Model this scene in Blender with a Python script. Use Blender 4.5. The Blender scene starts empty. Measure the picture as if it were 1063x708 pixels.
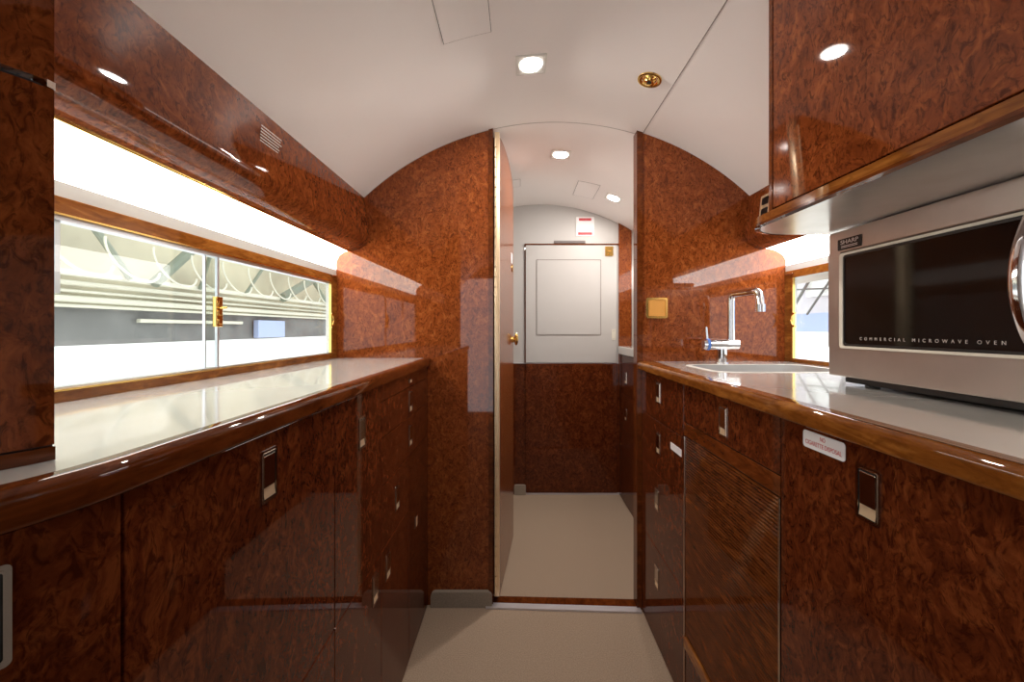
import bpy, bmesh, math, random
from mathutils import Vector, Matrix, Euler
random.seed(7)
S = bpy.context.scene
COL = S.collection
H = 1.07                      # camera height; measurements below are taken from this level

# ------------------------------------------------------------------ camera
cam = bpy.data.cameras.new('camera'); camo = bpy.data.objects.new('camera', cam); COL.objects.link(camo)
camo.location = (0, 0, H); camo.rotation_euler = (math.radians(90), 0, 0)
cam.sensor_width = 36; cam.lens = 430 / 1063 * 36; cam.shift_x = -7.5 / 1063; cam.shift_y = -13 / 1063; cam.clip_start = 0.01
S.camera = camo
S.view_settings.view_transform = 'Standard'; S.view_settings.look = 'None'
S.view_settings.exposure = 0.3; S.view_settings.gamma = 1.0; S.view_settings.use_curve_mapping = False

# ------------------------------------------------------------------ daylight
W = bpy.data.worlds.new('daylight'); S.world = W; W.use_nodes = True
bg = W.node_tree.nodes['Background']; bg.inputs[0].default_value = (0.92, 0.95, 1.0, 1); bg.inputs[1].default_value = 2.5

COVE = 8.0        # strength of the lit diffusers above the windows
DOWN = 5.0        # watts of each ceiling downlight

# ------------------------------------------------------------------ node materials
def newmat(name):
    m = bpy.data.materials.new(name); m.use_nodes = True
    nt = m.node_tree; p = nt.nodes['Principled BSDF']
    return m, nt, p
def plain(name, col, rough=0.5, metal=0.0, coat=0.0, noise=0.0, scale=40, bump=0.0):
    m, nt, p = newmat(name)
    p.inputs['Base Color'].default_value = (*col, 1); p.inputs['Roughness'].default_value = rough
    p.inputs['Metallic'].default_value = metal; p.inputs['Coat Weight'].default_value = coat
    p.inputs['Coat Roughness'].default_value = 0.03
    if noise or bump:
        g = nt.nodes.new('ShaderNodeNewGeometry'); n = nt.nodes.new('ShaderNodeTexNoise')
        n.inputs['Scale'].default_value = scale; n.inputs['Detail'].default_value = 4
        nt.links.new(g.outputs['Position'], n.inputs['Vector'])
        if noise:
            r = nt.nodes.new('ShaderNodeValToRGB')
            r.color_ramp.elements[0].position = .3; r.color_ramp.elements[1].position = .7
            r.color_ramp.elements[0].color = (*[c * (1 - noise) for c in col], 1)
            r.color_ramp.elements[1].color = (*[min(1, c * (1 + noise)) for c in col], 1)
            nt.links.new(n.outputs['Fac'], r.inputs['Fac']); nt.links.new(r.outputs['Color'], p.inputs['Base Color'])
        if bump:
            b = nt.nodes.new('ShaderNodeBump'); b.inputs['Strength'].default_value = bump; b.inputs['Distance'].default_value = .002
            nt.links.new(n.outputs['Fac'], b.inputs['Height']); nt.links.new(b.outputs['Normal'], p.inputs['Normal'])
    return m
def burl(name, dark, mid, light, scale=1.0, rough=0.35, coat=1.0, straight=False, coat_rough=0.025, fleck=1.0):
    """high gloss lacquered burl veneer: wandering clouds of colour with small dark curls"""
    m, nt, p = newmat(name)
    N, L = nt.nodes, nt.links
    g = N.new('ShaderNodeNewGeometry')
    mp = N.new('ShaderNodeMapping'); L.new(g.outputs['Position'], mp.inputs['Vector'])
    mp.inputs['Scale'].default_value = (1, .35, 1.6) if straight else (1, 1, .8)
    w = N.new('ShaderNodeTexNoise'); w.inputs['Scale'].default_value = 9 * scale; w.inputs['Detail'].default_value = 3
    L.new(mp.outputs['Vector'], w.inputs['Vector'])
    mx = N.new('ShaderNodeMix'); mx.data_type = 'VECTOR'; mx.inputs['Factor'].default_value = .05 if not straight else .03
    L.new(mp.outputs['Vector'], mx.inputs[4]); L.new(w.outputs['Color'], mx.inputs[5])
    big = N.new('ShaderNodeTexNoise'); big.inputs['Scale'].default_value = 22 * scale; big.inputs['Detail'].default_value = 6
    big.inputs['Roughness'].default_value = .68; big.inputs['Distortion'].default_value = 1.3
    L.new(mx.outputs[1], big.inputs['Vector'])
    r1 = N.new('ShaderNodeValToRGB'); e = r1.color_ramp.elements
    e[0].position = .32; e[0].color = (*[a * .5 + b * .5 for a, b in zip(dark, mid)], 1)
    e[1].position = .68; e[1].color = (*light, 1)
    x = e.new(.5); x.color = (*mid, 1)
    L.new(big.outputs['Fac'], r1.inputs['Fac'])
    m2 = N.new('ShaderNodeMapping'); L.new(mx.outputs[1], m2.inputs['Vector']); m2.inputs['Rotation'].default_value = (.6, .5, .4)
    m2.inputs['Scale'].default_value = (1, 1, .7)
    sm = N.new('ShaderNodeTexNoise'); sm.inputs['Scale'].default_value = 85 * scale; sm.inputs['Detail'].default_value = 4
    sm.inputs['Roughness'].default_value = .6; sm.inputs['Distortion'].default_value = 1.1
    L.new(m2.outputs['Vector'], sm.inputs['Vector'])
    r2 = N.new('ShaderNodeValToRGB'); f = r2.color_ramp.elements
    f[0].position = .36; f[0].color = (fleck, fleck, fleck, 1); f[1].position = .52; f[1].color = (0, 0, 0, 1)
    L.new(sm.outputs['Fac'], r2.inputs['Fac'])
    mc = N.new('ShaderNodeMix'); mc.data_type = 'RGBA'
    L.new(r2.outputs['Color'], mc.inputs[0]); L.new(r1.outputs['Color'], mc.inputs[6]); mc.inputs[7].default_value = (*dark, 1)
    L.new(mc.outputs[2], p.inputs['Base Color'])
    p.inputs['Roughness'].default_value = rough
    p.inputs['Specular IOR Level'].default_value = .0
    p.inputs['Coat Weight'].default_value = coat; p.inputs['Coat Roughness'].default_value = coat_rough
    p.inputs['Coat IOR'].default_value = 1.4
    return m
def emit(name, col, s):
    m, nt, p = newmat(name); p.inputs['Base Color'].default_value = (*col, 1)
    p.inputs['Emission Color'].default_value = (*col, 1); p.inputs['Emission Strength'].default_value = s
    return m
def glassmat(name, tint=(1, 1, 1), refl=1.0, rough=0.0):
    m, nt, p = newmat(name); nt.nodes.remove(p)
    out = nt.nodes['Material Output']
    t = nt.nodes.new('ShaderNodeBsdfTransparent'); t.inputs[0].default_value = (*tint, 1)
    g = nt.nodes.new('ShaderNodeBsdfGlossy'); g.inputs['Roughness'].default_value = rough
    lw = nt.nodes.new('ShaderNodeLayerWeight'); lw.inputs['Blend'].default_value = .5
    pw = nt.nodes.new('ShaderNodeMath'); pw.operation = 'POWER'; pw.inputs[1].default_value = 4
    fr = nt.nodes.new('ShaderNodeMath'); fr.operation = 'MULTIPLY_ADD'; fr.inputs[1].default_value = .5; fr.inputs[2].default_value = .05 * refl
    nt.links.new(lw.outputs['Facing'], pw.inputs[0]); nt.links.new(pw.outputs[0], fr.inputs[0])
    mx = nt.nodes.new('ShaderNodeMixShader')
    nt.links.new(fr.outputs[0], mx.inputs[0]); nt.links.new(t.outputs[0], mx.inputs[1]); nt.links.new(g.outputs[0], mx.inputs[2])
    nt.links.new(mx.outputs[0], out.inputs['Surface'])
    return m
M = {}
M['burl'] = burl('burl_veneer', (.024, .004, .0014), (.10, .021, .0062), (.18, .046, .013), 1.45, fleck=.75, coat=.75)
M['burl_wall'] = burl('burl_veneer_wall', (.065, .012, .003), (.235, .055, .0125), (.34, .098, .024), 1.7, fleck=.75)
M['burl_panel'] = burl('burl_veneer_overhead', (.045, .0085, .0025), (.19, .043, .011), (.29, .076, .019), 1.4, fleck=.75)
M['leaf'] = burl('door_leaf_veneer', (.08, .02, .006), (.25, .07, .02), (.34, .12, .04), 1.7, fleck=.5, coat_rough=.16)
M['edge'] = burl('veneer_edging', (.09, .024, .004), (.22, .070, .012), (.36, .14, .028), .7, straight=True, fleck=.5)
M['edge_red'] = burl('red_veneer_edging', (.045, .009, .0022), (.12, .028, .006), (.19, .05, .012), .7, straight=True, fleck=.5)
M['ribbed'] = burl('ribbed_veneer', (.025, .005, .0012), (.10, .025, .0055), (.17, .048, .010), .9, straight=True, fleck=.5)
M['carcass'] = plain('dark_carcass', (.012, .005, .003), .6)
M['ceil'] = plain('ceiling_vinyl', (.91, .86, .835), .45, noise=.02, scale=3)
M['white'] = plain('white_lacquer', (.52, .50, .48), .45)
M['rim'] = plain('grey_rim', (.38, .37, .36), .5)
M['cream'] = plain('cream_plastic', (.78, .75, .70), .35)
M['worktop'] = plain('solid_surface_top', (.62, .605, .565), .14, coat=.6, noise=.04, scale=6)
M['carpet'] = plain('beige_carpet', (.37, .272, .192), .95, noise=.22, scale=260, bump=.9)
M['carpet_base'] = plain('carpeted_base', (.30, .245, .19), .95, noise=.15, scale=300, bump=.6)
M['brass'] = plain('polished_brass', (.85, .56, .17), .15, 1.0)
M['pale_brass'] = plain('champagne_metal', (.90, .70, .46), .35, .6)
M['amber'] = plain('amber_plate', (.70, .33, .07), .35, .3)
M['strip'] = plain('worn_metal_strip', (.62, .58, .60), .38, .5)
M['chrome'] = plain('chrome', (.80, .80, .82), .08, 1.0)
M['nickel'] = plain('satin_nickel', (.56, .48, .41), .13, 1.0)
M['steel'] = plain('brushed_steel', (.48, .43, .395), .34, .9, noise=.05, scale=14)
M['shelf'] = plain('pearl_laminate', (.74, .67, .62), .22, .45, noise=.05, scale=20)
M['black'] = plain('black_plastic', (.01, .01, .01), .35)
M['gap'] = plain('dark_groove', (.02, .012, .008), .8)
M['pale_line'] = plain('pale_joint', (.48, .44, .42), .7)
M['groove'] = plain('pale_groove', (.25, .21, .19), .8)
M['smoked'] = plain('smoked_oven_glass', (.008, .007, .006), .06)
M['smoked'].node_tree.nodes['Principled BSDF'].inputs['Specular IOR Level'].default_value = .3
M['ivory'] = plain('ivory_bezel', (.72, .68, .58), .3)
M['paper'] = plain('white_label', (.82, .80, .82), .5)
M['red'] = plain('red_print', (.55, .04, .05), .5)
M['maroon'] = plain('maroon_print', (.28, .05, .05), .5)
M['ink'] = plain('grey_print', (.60, .52, .48), .5)
M['blue'] = plain('blue_plastic', (.10, .22, .62), .3)
M['grey'] = plain('grey_slot', (.22, .19, .18), .6)
M['sill'] = plain('aluminium_track', (.62, .64, .68), .3, .8)
M['cove'] = emit('lit_diffuser', (1.0, .955, .88), COVE)
M['cove_cool'] = emit('lit_diffuser_cool', (1.0, .965, .93), COVE)
M['cove_soft'] = emit('lit_diffuser_soft', (1.0, .965, .93), 3.2)
M['lens'] = emit('lit_lens', (1.0, .97, .93), 14)
M['glass'] = glassmat('clear_glass', (.93, .95, .93), 1.25)
M['hall_white'] = plain('hangar_white', (.88, .87, .84), .7)
M['hall_dark'] = plain('hangar_grey', (.14, .14, .135), .7, noise=.35, scale=2)
M['hall_roof'] = plain('hangar_roof', (.42, .385, .27), .6, noise=.30, scale=1.3)
M['hall_beam'] = plain('hangar_beam', (.16, .19, .14), .6)
M['hall_pipe'] = plain('hangar_pipe', (.60, .58, .47), .5)
M['hall_lilac'] = plain('hangar_lilac', (.55, .52, .56), .7, noise=.2, scale=2)
M['hall_blue'] = plain('hangar_blue', (.35, .42, .62), .6)

# ------------------------------------------------------------------ mesh helpers
ORG = {}
def root(name, loc, label, cat, group=None):
    o = bpy.data.objects.new(name, None); COL.objects.link(o); o.location = loc; o.empty_display_size = .05
    o['label'] = label; o['category'] = cat
    if group: o['group'] = group
    ORG[o.name] = Vector(loc); return o
def link(name, bm, mats, parent=None, kind=None, label=None, cat=None, group=None, smooth=False):
    me = bpy.data.meshes.new(name)
    off = ORG[parent.name] if parent else Vector((0, 0, 0))
    if not parent and len(bm.verts):                       # put a top-level mesh's origin at its own base
        vs = [v.co for v in bm.verts]
        off = Vector(((min(v.x for v in vs) + max(v.x for v in vs)) / 2, (min(v.y for v in vs) + max(v.y for v in vs)) / 2, min(v.z for v in vs)))
    for v in bm.verts: v.co -= off
    bmesh.ops.recalc_face_normals(bm, faces=bm.faces)
    bm.to_mesh(me); bm.free()
    if not isinstance(mats, (list, tuple)): mats = [mats]
    for mm in mats: me.materials.append(M[mm])
    if smooth: me.shade_smooth()
    o = bpy.data.objects.new(name, me); COL.objects.link(o)
    if parent: o.parent = parent; ORG[o.name] = off
    else: o.location = off; ORG[o.name] = off
    if smooth:
        md = o.modifiers.new('es', 'EDGE_SPLIT'); md.split_angle = math.radians(38)
    if kind: o['kind'] = kind
    if label: o['label'] = label
    if cat: o['category'] = cat
    if group: o['group'] = group
    return o
def NB(): return bmesh.new()
def box(bm, x0, x1, y0, y1, z0, z1, bev=0.0, mi=0, seg=2):
    t = bmesh.new()
    vs = [t.verts.new((x, y, z)) for x in (x0, x1) for y in (y0, y1) for z in (z0, z1)]
    for f in ((0, 1, 3, 2), (4, 6, 7, 5), (0, 4, 5, 1), (2, 3, 7, 6), (0, 2, 6, 4), (1, 5, 7, 3)): t.faces.new([vs[i] for i in f])
    if bev: bmesh.ops.bevel(t, geom=t.edges[:], offset=bev, segments=seg, affect='EDGES', profile=.5)
    merge(bm, t, mi); return bm
def merge(bm, t, mi=0, mat=None):
    mp = {}
    for v in t.verts: mp[v] = bm.verts.new(mat @ v.co if mat else v.co)
    for f in t.faces:
        try:
            nf = bm.faces.new([mp[v] for v in f.verts]); nf.material_index = mi if mi is not None else f.material_index; nf.smooth = f.smooth
        except ValueError: pass
    t.free()
def extr_y(bm, prof, y0, y1, mi=0, cap=True):
    """profile [(x, z)...] closed, pulled along y"""
    a = [bm.verts.new((x, y0, z)) for x, z in prof]; b = [bm.verts.new((x, y1, z)) for x, z in prof]
    n = len(prof)
    for i in range(n):
        bm.faces.new((a[i], a[(i + 1) % n], b[(i + 1) % n], b[i])).material_index = mi
    if cap:
        bm.faces.new(a).material_index = mi; bm.faces.new(b[::-1]).material_index = mi
def extr_z(bm, prof, z0, z1, mi=0):
    a = [bm.verts.new((x, y, z0)) for x, y in prof]; b = [bm.verts.new((x, y, z1)) for x, y in prof]
    n = len(prof)
    for i in range(n): bm.faces.new((a[i], a[(i + 1) % n], b[(i + 1) % n], b[i])).material_index = mi
    bm.faces.new(a[::-1]).material_index = mi; bm.faces.new(b).material_index = mi
def rrect(w, h, r, n=5):
    pts = []
    for cx, cy, a0 in ((w / 2 - r, h / 2 - r, 0), (-w / 2 + r, h / 2 - r, 90), (-w / 2 + r, -h / 2 + r, 180), (w / 2 - r, -h / 2 + r, 270)):
        for i in range(n + 1):
            a = math.radians(a0 + 90 * i / n); pts.append((cx + r * math.cos(a), cy + r * math.sin(a)))
    return pts
def plate(bm, pts, t0, t1, mi=0, mat=None):
    """flat plate in local (u,v) with thickness along w, mapped by mat"""
    t = bmesh.new()
    extr_z(t, pts, t0, t1); merge(bm, t, mi, mat)
def ring(bm, outer, inner, t0, t1, mi=0, mat=None):
    t = bmesh.new(); n = len(outer)
    A = [[t.verts.new((x, y, z)) for x, y in p] for p, z in ((outer, t0), (outer, t1), (inner, t1), (inner, t0))]
    for k in range(4):
        a, b = A[k], A[(k + 1) % 4]
        for i in range(n): t.faces.new((a[i], a[(i + 1) % n], b[(i + 1) % n], b[i]))
    merge(bm, t, mi, mat)
def frame_mat(origin, normal, up=(0, 0, 1)):
    """local u,v,w -> world: w along normal, v along up"""
    w = Vector(normal).normalized(); v = Vector(up); v = (v - w * v.dot(w)).normalized(); u = v.cross(w)
    m = Matrix((u, v, w)).transposed().to_4x4(); m.translation = Vector(origin); return m
def cyl(bm, p0, p1, r0, r1=None, n=24, mi=0, smooth=True):
    p0, p1 = Vector(p0), Vector(p1); r1 = r0 if r1 is None else r1
    d = (p1 - p0); L = d.length; t = bmesh.new()
    bmesh.ops.create_cone(t, cap_ends=True, cap_tris=False, segments=n, radius1=r0, radius2=r1, depth=L)
    q = Vector((0, 0, 1)).rotation_difference(d.normalized()).to_matrix().to_4x4()
    merge(bm, t, mi, Matrix.Translation((p0 + p1) / 2) @ q)
def tube(bm, pts, r, n=14, mi=0, cap=True):
    pts = [Vector(p) for p in pts]; rings = []
    ref = None
    for i, p in enumerate(pts):
        d = (pts[min(i + 1, len(pts) - 1)] - pts[max(i - 1, 0)]).normalized()
        if ref is None: ref = d.orthogonal().normalized()
        ref = (ref - d * ref.dot(d)).normalized(); s = d.cross(ref)
        rr = r[i] if isinstance(r, (list, tuple)) else r
        rings.append([bm.verts.new(p + (ref * math.cos(a) + s * math.sin(a)) * rr) for a in [2 * math.pi * k / n for k in range(n)]])
    for a, b in zip(rings, rings[1:]):
        for k in range(n): bm.faces.new((a[k], a[(k + 1) % n], b[(k + 1) % n], b[k])).material_index = mi
    if cap: bm.faces.new(rings[0][::-1]).material_index = mi; bm.faces.new(rings[-1]).material_index = mi
def bend(ctrl, r, n=8):
    """polyline with rounded corners"""
    out = [Vector(ctrl[0])]
    for a, b, c in zip(ctrl, ctrl[1:], ctrl[2:]):
        a, b, c = Vector(a), Vector(b), Vector(c); u = (a - b).normalized(); v = (c - b).normalized()
        p, q = b + u * r, b + v * r
        for i in range(n + 1):
            t = i / n; out.append(p * (1 - t) ** 2 + b * 2 * t * (1 - t) + q * t * t)
    out.append(Vector(ctrl[-1])); return out
def text(name, s, size, mat, M4, parent=None, ext=.0004, sx=1.0, spacing=1.0, **kw):
    cu = bpy.data.curves.new(name, 'FONT'); cu.body = s; cu.size = size; cu.align_x = 'CENTER'; cu.align_y = 'CENTER'
    cu.extrude = ext; cu.space_character = spacing
    t = bpy.data.objects.new('tmp', cu); COL.objects.link(t)
    dg = bpy.context.evaluated_depsgraph_get(); me = bpy.data.meshes.new_from_object(t.evaluated_get(dg))
    bpy.data.objects.remove(t)
    bm = NB(); bm.from_mesh(me); bpy.data.meshes.remove(me)
    for v in bm.verts: v.co.x *= sx; v.co = M4 @ v.co
    for f in bm.faces: f.material_index = 0
    return link(name, bm, mat, parent, **kw)
def lean(b, k=.043, k2=.0714):
    for v in b.verts:
        v.co.x -= (v.co.z - UZ) * k
        if v.co.y > .5: v.co.y -= (v.co.z - UZ) * k2

# ------------------------------------------------------------------ the shell: a barrel vaulted cabin
CX, CZ, CR = .14, H - .285, 1.084
def vault(x, r=CR): return CZ + math.sqrt(max(r * r - (x - CX) ** 2, 0))
Y0, Y1, YP, YR = -1.35, 2.675, 1.603, 1.583             # rear wall, far bulkhead, the partition with the doorway
XL, XR = -.71, 1.02                          # window walls
def st(name, bm, m, label=None, **k): return link(name, bm, m, kind='structure', label=label, **k)

b = NB(); box(b, -.95, 1.2, Y0 - .05, Y1 + .08, -.03, 0); st('floor', b, 'carpet', 'beige cut pile carpet running down the galley aisle')
b = NB()
N = 64; xs = [(-.80) + (1.12 + .80) * i / N for i in range(N + 1)]
prof = [(x, vault(x)) for x in xs] + [(x, vault(x) + .03) for x in reversed(xs)]
extr_y(b, prof, Y0 - .03, Y1 + .08); st('ceiling', b, 'ceil', 'off-white vaulted ceiling lining', smooth=True)

def wall_with_opening(xa, xb, ya, yb, za, zb, oy0, oy1, oz0, oz1):
    b = NB()
    box(b, xa, xb, ya, yb, za, oz0); box(b, xa, xb, ya, yb, oz1, zb)
    box(b, xa, xb, ya, oy0, oz0, oz1); box(b, xa, xb, oy1, yb, oz0, oz1); return b
WB, WT = H - .094, H + .176                  # glass bottom / top
b = wall_with_opening(XL - .025, XL, Y0, Y1 + .05, -.02, H + .46, .30, 1.575, WB - .01, WT + .01)
st('wall_left', b, 'cream')
b = wall_with_opening(XR, XR + .025, Y0, Y1 + .05, -.02, H + .46, .35, 1.56, H - .114, H + .195)
st('wall_right', b, 'cream')
# rear wall behind the camera, with the entry opening on its left
b = NB(); box(b, XL - .1, -.70, Y0 - .05, Y0, -.02, 2.0); box(b, -.22, XR + .1, Y0 - .05, Y0, -.02, 2.0)
box(b, -.70, -.22, Y0 - .05, Y0, -.02, .15); box(b, -.70, -.22, Y0 - .05, Y0, 1.62, 2.0)
st('wall_back', b, 'cream')

# partition, two leaves with the arched top, doorway between
def arch_panel(b, x0, x1, y0, y1, z0, n=20, drop=0.0, mi=0):
    xs = [x0 + (x1 - x0) * i / n for i in range(n + 1)]
    extr_prof = [(x0, z0), (x1, z0)] + [(x, vault(x) + .004 - drop) for x in reversed(xs)]
    extr_y(b, extr_prof, y0, y1, mi)
DX0, DX1 = -.098, .448
b = NB(); arch_panel(b, XL - .01, DX0 - .02, YP, YP + .035, 0); st('wall_partition_left', b, 'burl_wall', 'gloss burl veneer partition left of the doorway')
b = NB(); arch_panel(b, DX1 + .022, XR + .01, YR, YR + .035, 0); st('wall_partition_right', b, 'burl_wall', 'gloss burl veneer partition right of the doorway behind the sink')
b = NB(); arch_panel(b, DX0 - .02, DX0 - .003, YP - .006, YP + .042, 0, 4); st('trim_1', b, 'edge_red', 'dark red veneer jamb left of the doorway')
b = NB(); arch_panel(b, DX1, DX1 + .022, YR - .006, YR + .042, 0, 4); st('trim_2', b, 'edge_red', 'dark red veneer jamb right of the doorway')
# threshold
b = NB(); extr_z(b, [(DX0 - .004, YP + .004), (DX1 + .004, YR + .0), (DX1 + .004, YR + .042), (DX0 - .004, YP + .042)], 0, .008); tr = st('trim_3', b, 'edge_red', 'threshold strip across the doorway')
b = NB(); extr_z(b, [(DX0 - .03, YP - .024), (DX1 + .012, YR - .030), (DX1 + .012, YR - .0065), (DX1, YR), (DX0 - .004, YP + .004), (DX0 - .03, YP - .0065)], 0, .007); link('threshold_strip', b, 'strip', tr)
# carpeted base block under the left partition
b = NB(); plate(b, rrect(.235, .075, .018), 0, .018, 0, frame_mat((-.222, YP, .022), (0, -1, 0)))
st('baseboard_front', b, 'carpet_base', 'carpeted low base against the left partition')
b = NB(); plate(b, rrect(.075, .07, .012), 0, .02, 0, frame_mat((.005, Y1, .03), (0, -1, 0)))
st('baseboard_far', b, 'carpet_base', 'small carpeted block at the foot of the far bulkhead')

# ceiling seam and hatches
def vault_strip(b, x0, x1, y0, y1, d=.0012, n=6, mi=0, up=.002):
    xs = [x0 + (x1 - x0) * i / n for i in range(n + 1)]
    extr_y(b, [(x, vault(x) - d) for x in xs] + [(x, vault(x) + up) for x in reversed(xs)], y0, y1, mi)
b = NB(); vault_strip(b, .4715, .4735, Y0, YP, n=1); st('trim_4', b, 'groove', 'fine joint line running along the ceiling')
b = NB(); vault_strip(b, -.70, .98, YP - .001, YP + .001, .0014, n=50); st('trim_5', b, 'pale_line')
def hatch(x0, x1, y0, y1, label, m='ceil', faint_end=True):
    t = root('ceiling_hatch', ((x0 + x1) / 2, (y0 + y1) / 2, vault((x0 + x1) / 2) - .004), label, 'hatch')
    b = NB(); vault_strip(b, x0, x1, y0, y1, .0010); link('cover', b, m, t)
    b = NB(); w = .0011
    vault_strip(b, x0 - w, x0, y0, y1, .0014, 1); link('joint_line', b, 'gap', t); b = NB(); vault_strip(b, x1, x1 + w, y0, y1, .0014, 1)
    link('joint_line', b, 'gap', t)
    b = NB(); vault_strip(b, x0, x1, y1, y1 + w * .5, .0012); link('end_line', b, 'groove', t); b = NB(); vault_strip(b, x0, x1, y0 - w * .5, y0, .0012); link('end_line', b, 'groove', t)
hatch(-.197, -.074, .72, 1.085, 'flush rectangular access hatch in the ceiling over the left counter')
hatch(.315, .43, 2.20, 2.43, 'small ceiling hatch beyond the doorway, near the square tilted downlight')
hatch(-.13, .005, 2.19, 2.30, 'small ceiling hatch beyond the doorway above the open door leaf')

# ------------------------------------------------------------------ far bulkhead
MID = H - .224
b = NB(); arch_panel(b, XL, 1.05, Y1, Y1 + .04, MID); st('wall_far', b, 'white', 'white upper far bulkhead')
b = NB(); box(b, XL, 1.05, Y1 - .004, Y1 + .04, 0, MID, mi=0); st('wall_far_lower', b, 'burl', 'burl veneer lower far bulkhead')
b = NB(); box(b, XL, .645, Y1 - .008, Y1 + .0, MID - .002, MID + .002, mi=0); st('trim_6', b, 'strip')
b = NB(); box(b, -.03, .68, Y1 - .012, Y1, .0, .012, .002); st('trim_7', b, 'strip', 'polished strip at the foot of the far bulkhead')
b = NB(); arch_panel(b, .640, .722, Y1 - .014, Y1, MID - .01, 6); st('wall_far_right', b, 'burl_wall', 'narrow burl pilaster right of the white door')
# white door in it
dt = root('door_2', (.34, Y1, .02), 'white panelled door over burl veneer in the far bulkhead', 'door'); del dt['category']; dt['kind'] = 'structure'
b = NB(); box(b, .042, .628, Y1 - .014, Y1 - .001, MID + .003, H + .535, .002); link('upper_panel', b, 'white', dt)
b = NB()
box(b, .034, .042, Y1 - .007, Y1 - .001, MID, H + .545); box(b, .034, .640, Y1 - .010, Y1 - .001, H + .537, H + .546)
link('rebate', b, 'edge_red', dt)
b = NB(); o_ = rrect(.418, .488, .006, 3); i_ = rrect(.411, .481, .004, 3)
ring(b, o_, i_, 0, .0015, 0, frame_mat((.317, Y1 - .014, H + .199), (0, -1, 0))); link('panel_moulding', b, 'groove', dt)
b = NB(); plate(b, rrect(.404, .474, .01), 0, .003, 0, frame_mat((.317, Y1 - .014, H + .199), (0, -1, 0))); link('raised_panel', b, 'white', dt)
b = NB(); box(b, .042, .628, Y1 - .014, Y1 - .004, .014, MID - .003, .002); link('lower_panel', b, 'burl', dt)
b = NB(); plate(b, rrect(.052, .062, .006), 0, .006, 0, frame_mat((.577, Y1 - .014, H + .495), (0, -1, 0)))
plate(b, rrect(.030, .02, .004), .006, .012, 0, frame_mat((.577, Y1 - .014, H + .507), (0, -1, 0)))
cyl(b, (.577, Y1 - .020, H + .480), (.577, Y1 - .034, H + .480), .008)
link('lock', b, 'brass', dt)
b = NB(); ring(b, rrect(.026, .068, .005), rrect(.016, .056, .003), 0, .004, 0, frame_mat((.607, Y1 - .014, H - .04), (0, -1, 0)))
plate(b, rrect(.015, .05, .002), 0, .002, 0, frame_mat((.607, Y1 - .014, H - .04), (0, -1, 0))); link('flush_handle', b, 'ivory', dt)
# vent slot and placard on the header
b = NB(); box(b, .225, .427, Y1 - .006, Y1, H + .549, H + .567, .002)
for k in range(20): box(b, .229 + k * .0098, .233 + k * .0098, Y1 - .009, Y1 - .005, H + .552, H + .564)
link('air_vent', b, 'grey', label='thin grey louvred slot above the white far door', cat='vent')
pl = root('notice_placard', (.425, Y1, H + .59), 'white square notice with red bars top and bottom above the far door', 'notice')
PM = frame_mat((.425, Y1 - .001, H + .658), (0, -1, 0))
b = NB(); ring(b, rrect(.118, .124, .006), rrect(.112, .118, .005), 0, .003, 0, PM); link('border', b, 'cream', pl)
b = NB(); plate(b, rrect(.112, .118, .005), 0, .002, 0, PM); link('card', b, 'paper', pl)
b = NB(); plate(b, rrect(.08, .017, .002), .002, .003, 0, PM @ Matrix.Translation((0, .045, 0))); link('red_bar', b, 'red', pl); b = NB(); plate(b, rrect(.09, .016, .002), .002, .003, 0, PM @ Matrix.Translation((0, -.046, 0)))
link('red_bar', b, 'red', pl)

# ------------------------------------------------------------------ open door leaf
d1 = root('door_1', (-.09, YP + .05, .01), 'tall gloss door leaf hinged open past the doorway', 'door'); del d1['category']; d1['kind'] = 'structure'
hx, hy, ex, ey = -.077, YP + .045, -.030, 2.11
dv = Vector((ex - hx, ey - hy, 0)); LEN = dv.length; du = dv.normalized(); nn = Vector((du.y, -du.x, 0))
def leaf_pt(s, z, t): return Vector((hx, hy, 0)) + du * s + nn * t + Vector((0, 0, z))
def leaf_top(s): return vault(DX0 + s * 1.05) - .012 - .03 * (s / LEN) ** 2
b = NB(); n = 24
ss = [LEN * i / n for i in range(n + 1)]
pr = [(0, .012), (LEN, .012)] + [(s, leaf_top(s) - (.045 * max(0, (s - LEN + .06) / .06) ** 2)) for s in reversed(ss)]
A = [b.verts.new(leaf_pt(s, z, 0)) for s, z in pr]; B = [b.verts.new(leaf_pt(s, z, -.026)) for s, z in pr]
for i in range(len(pr)): j = (i + 1) % len(pr); b.faces.new((A[i], A[j], B[j], B[i]))
b.faces.new(A); b.faces.new(B[::-1]); link('leaf', b, 'leaf', d1)
b = NB()
box(b, DX0 + .002, DX0 + .021, YP + .004, YP + .042, .03, vault(DX0) - .01, .001)
for k in range(46): cyl(b, (DX0 + .006, YP - .002, .04 + k * .0385), (DX0 + .006, YP - .002, .072 + k * .0385), .0042, n=10)
link('piano_hinge', b, 'pale_brass', d1, smooth=True)
b = NB(); p = leaf_pt(LEN - .028, H - .055, 0); cyl(b, p, p + nn * .008, .016); cyl(b, p + nn * .006, p + nn * .014, .006)
t = bmesh.new(); bmesh.ops.create_uvsphere(t, u_segments=20, v_segments=12, radius=.019); merge(b, t, 0, Matrix.Translation(p + nn * .018) @ Matrix.Diagonal((.55, .55, 1.6, 1)))
link('door_knob', b, 'brass', d1, smooth=True)
b = NB(); q = frame_mat(leaf_pt(LEN - .07, H + .345, 0), nn); plate(b, rrect(.05, .05, .004), 0, .001, 0, q); link('small_notice', b, 'paper', d1)
b = NB(); plate(b, rrect(.034, .034, .012), .001, .004, 0, frame_mat(leaf_pt(LEN - .04, H + .30, 0), nn)); link('turn_button', b, 'brass', d1)

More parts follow.
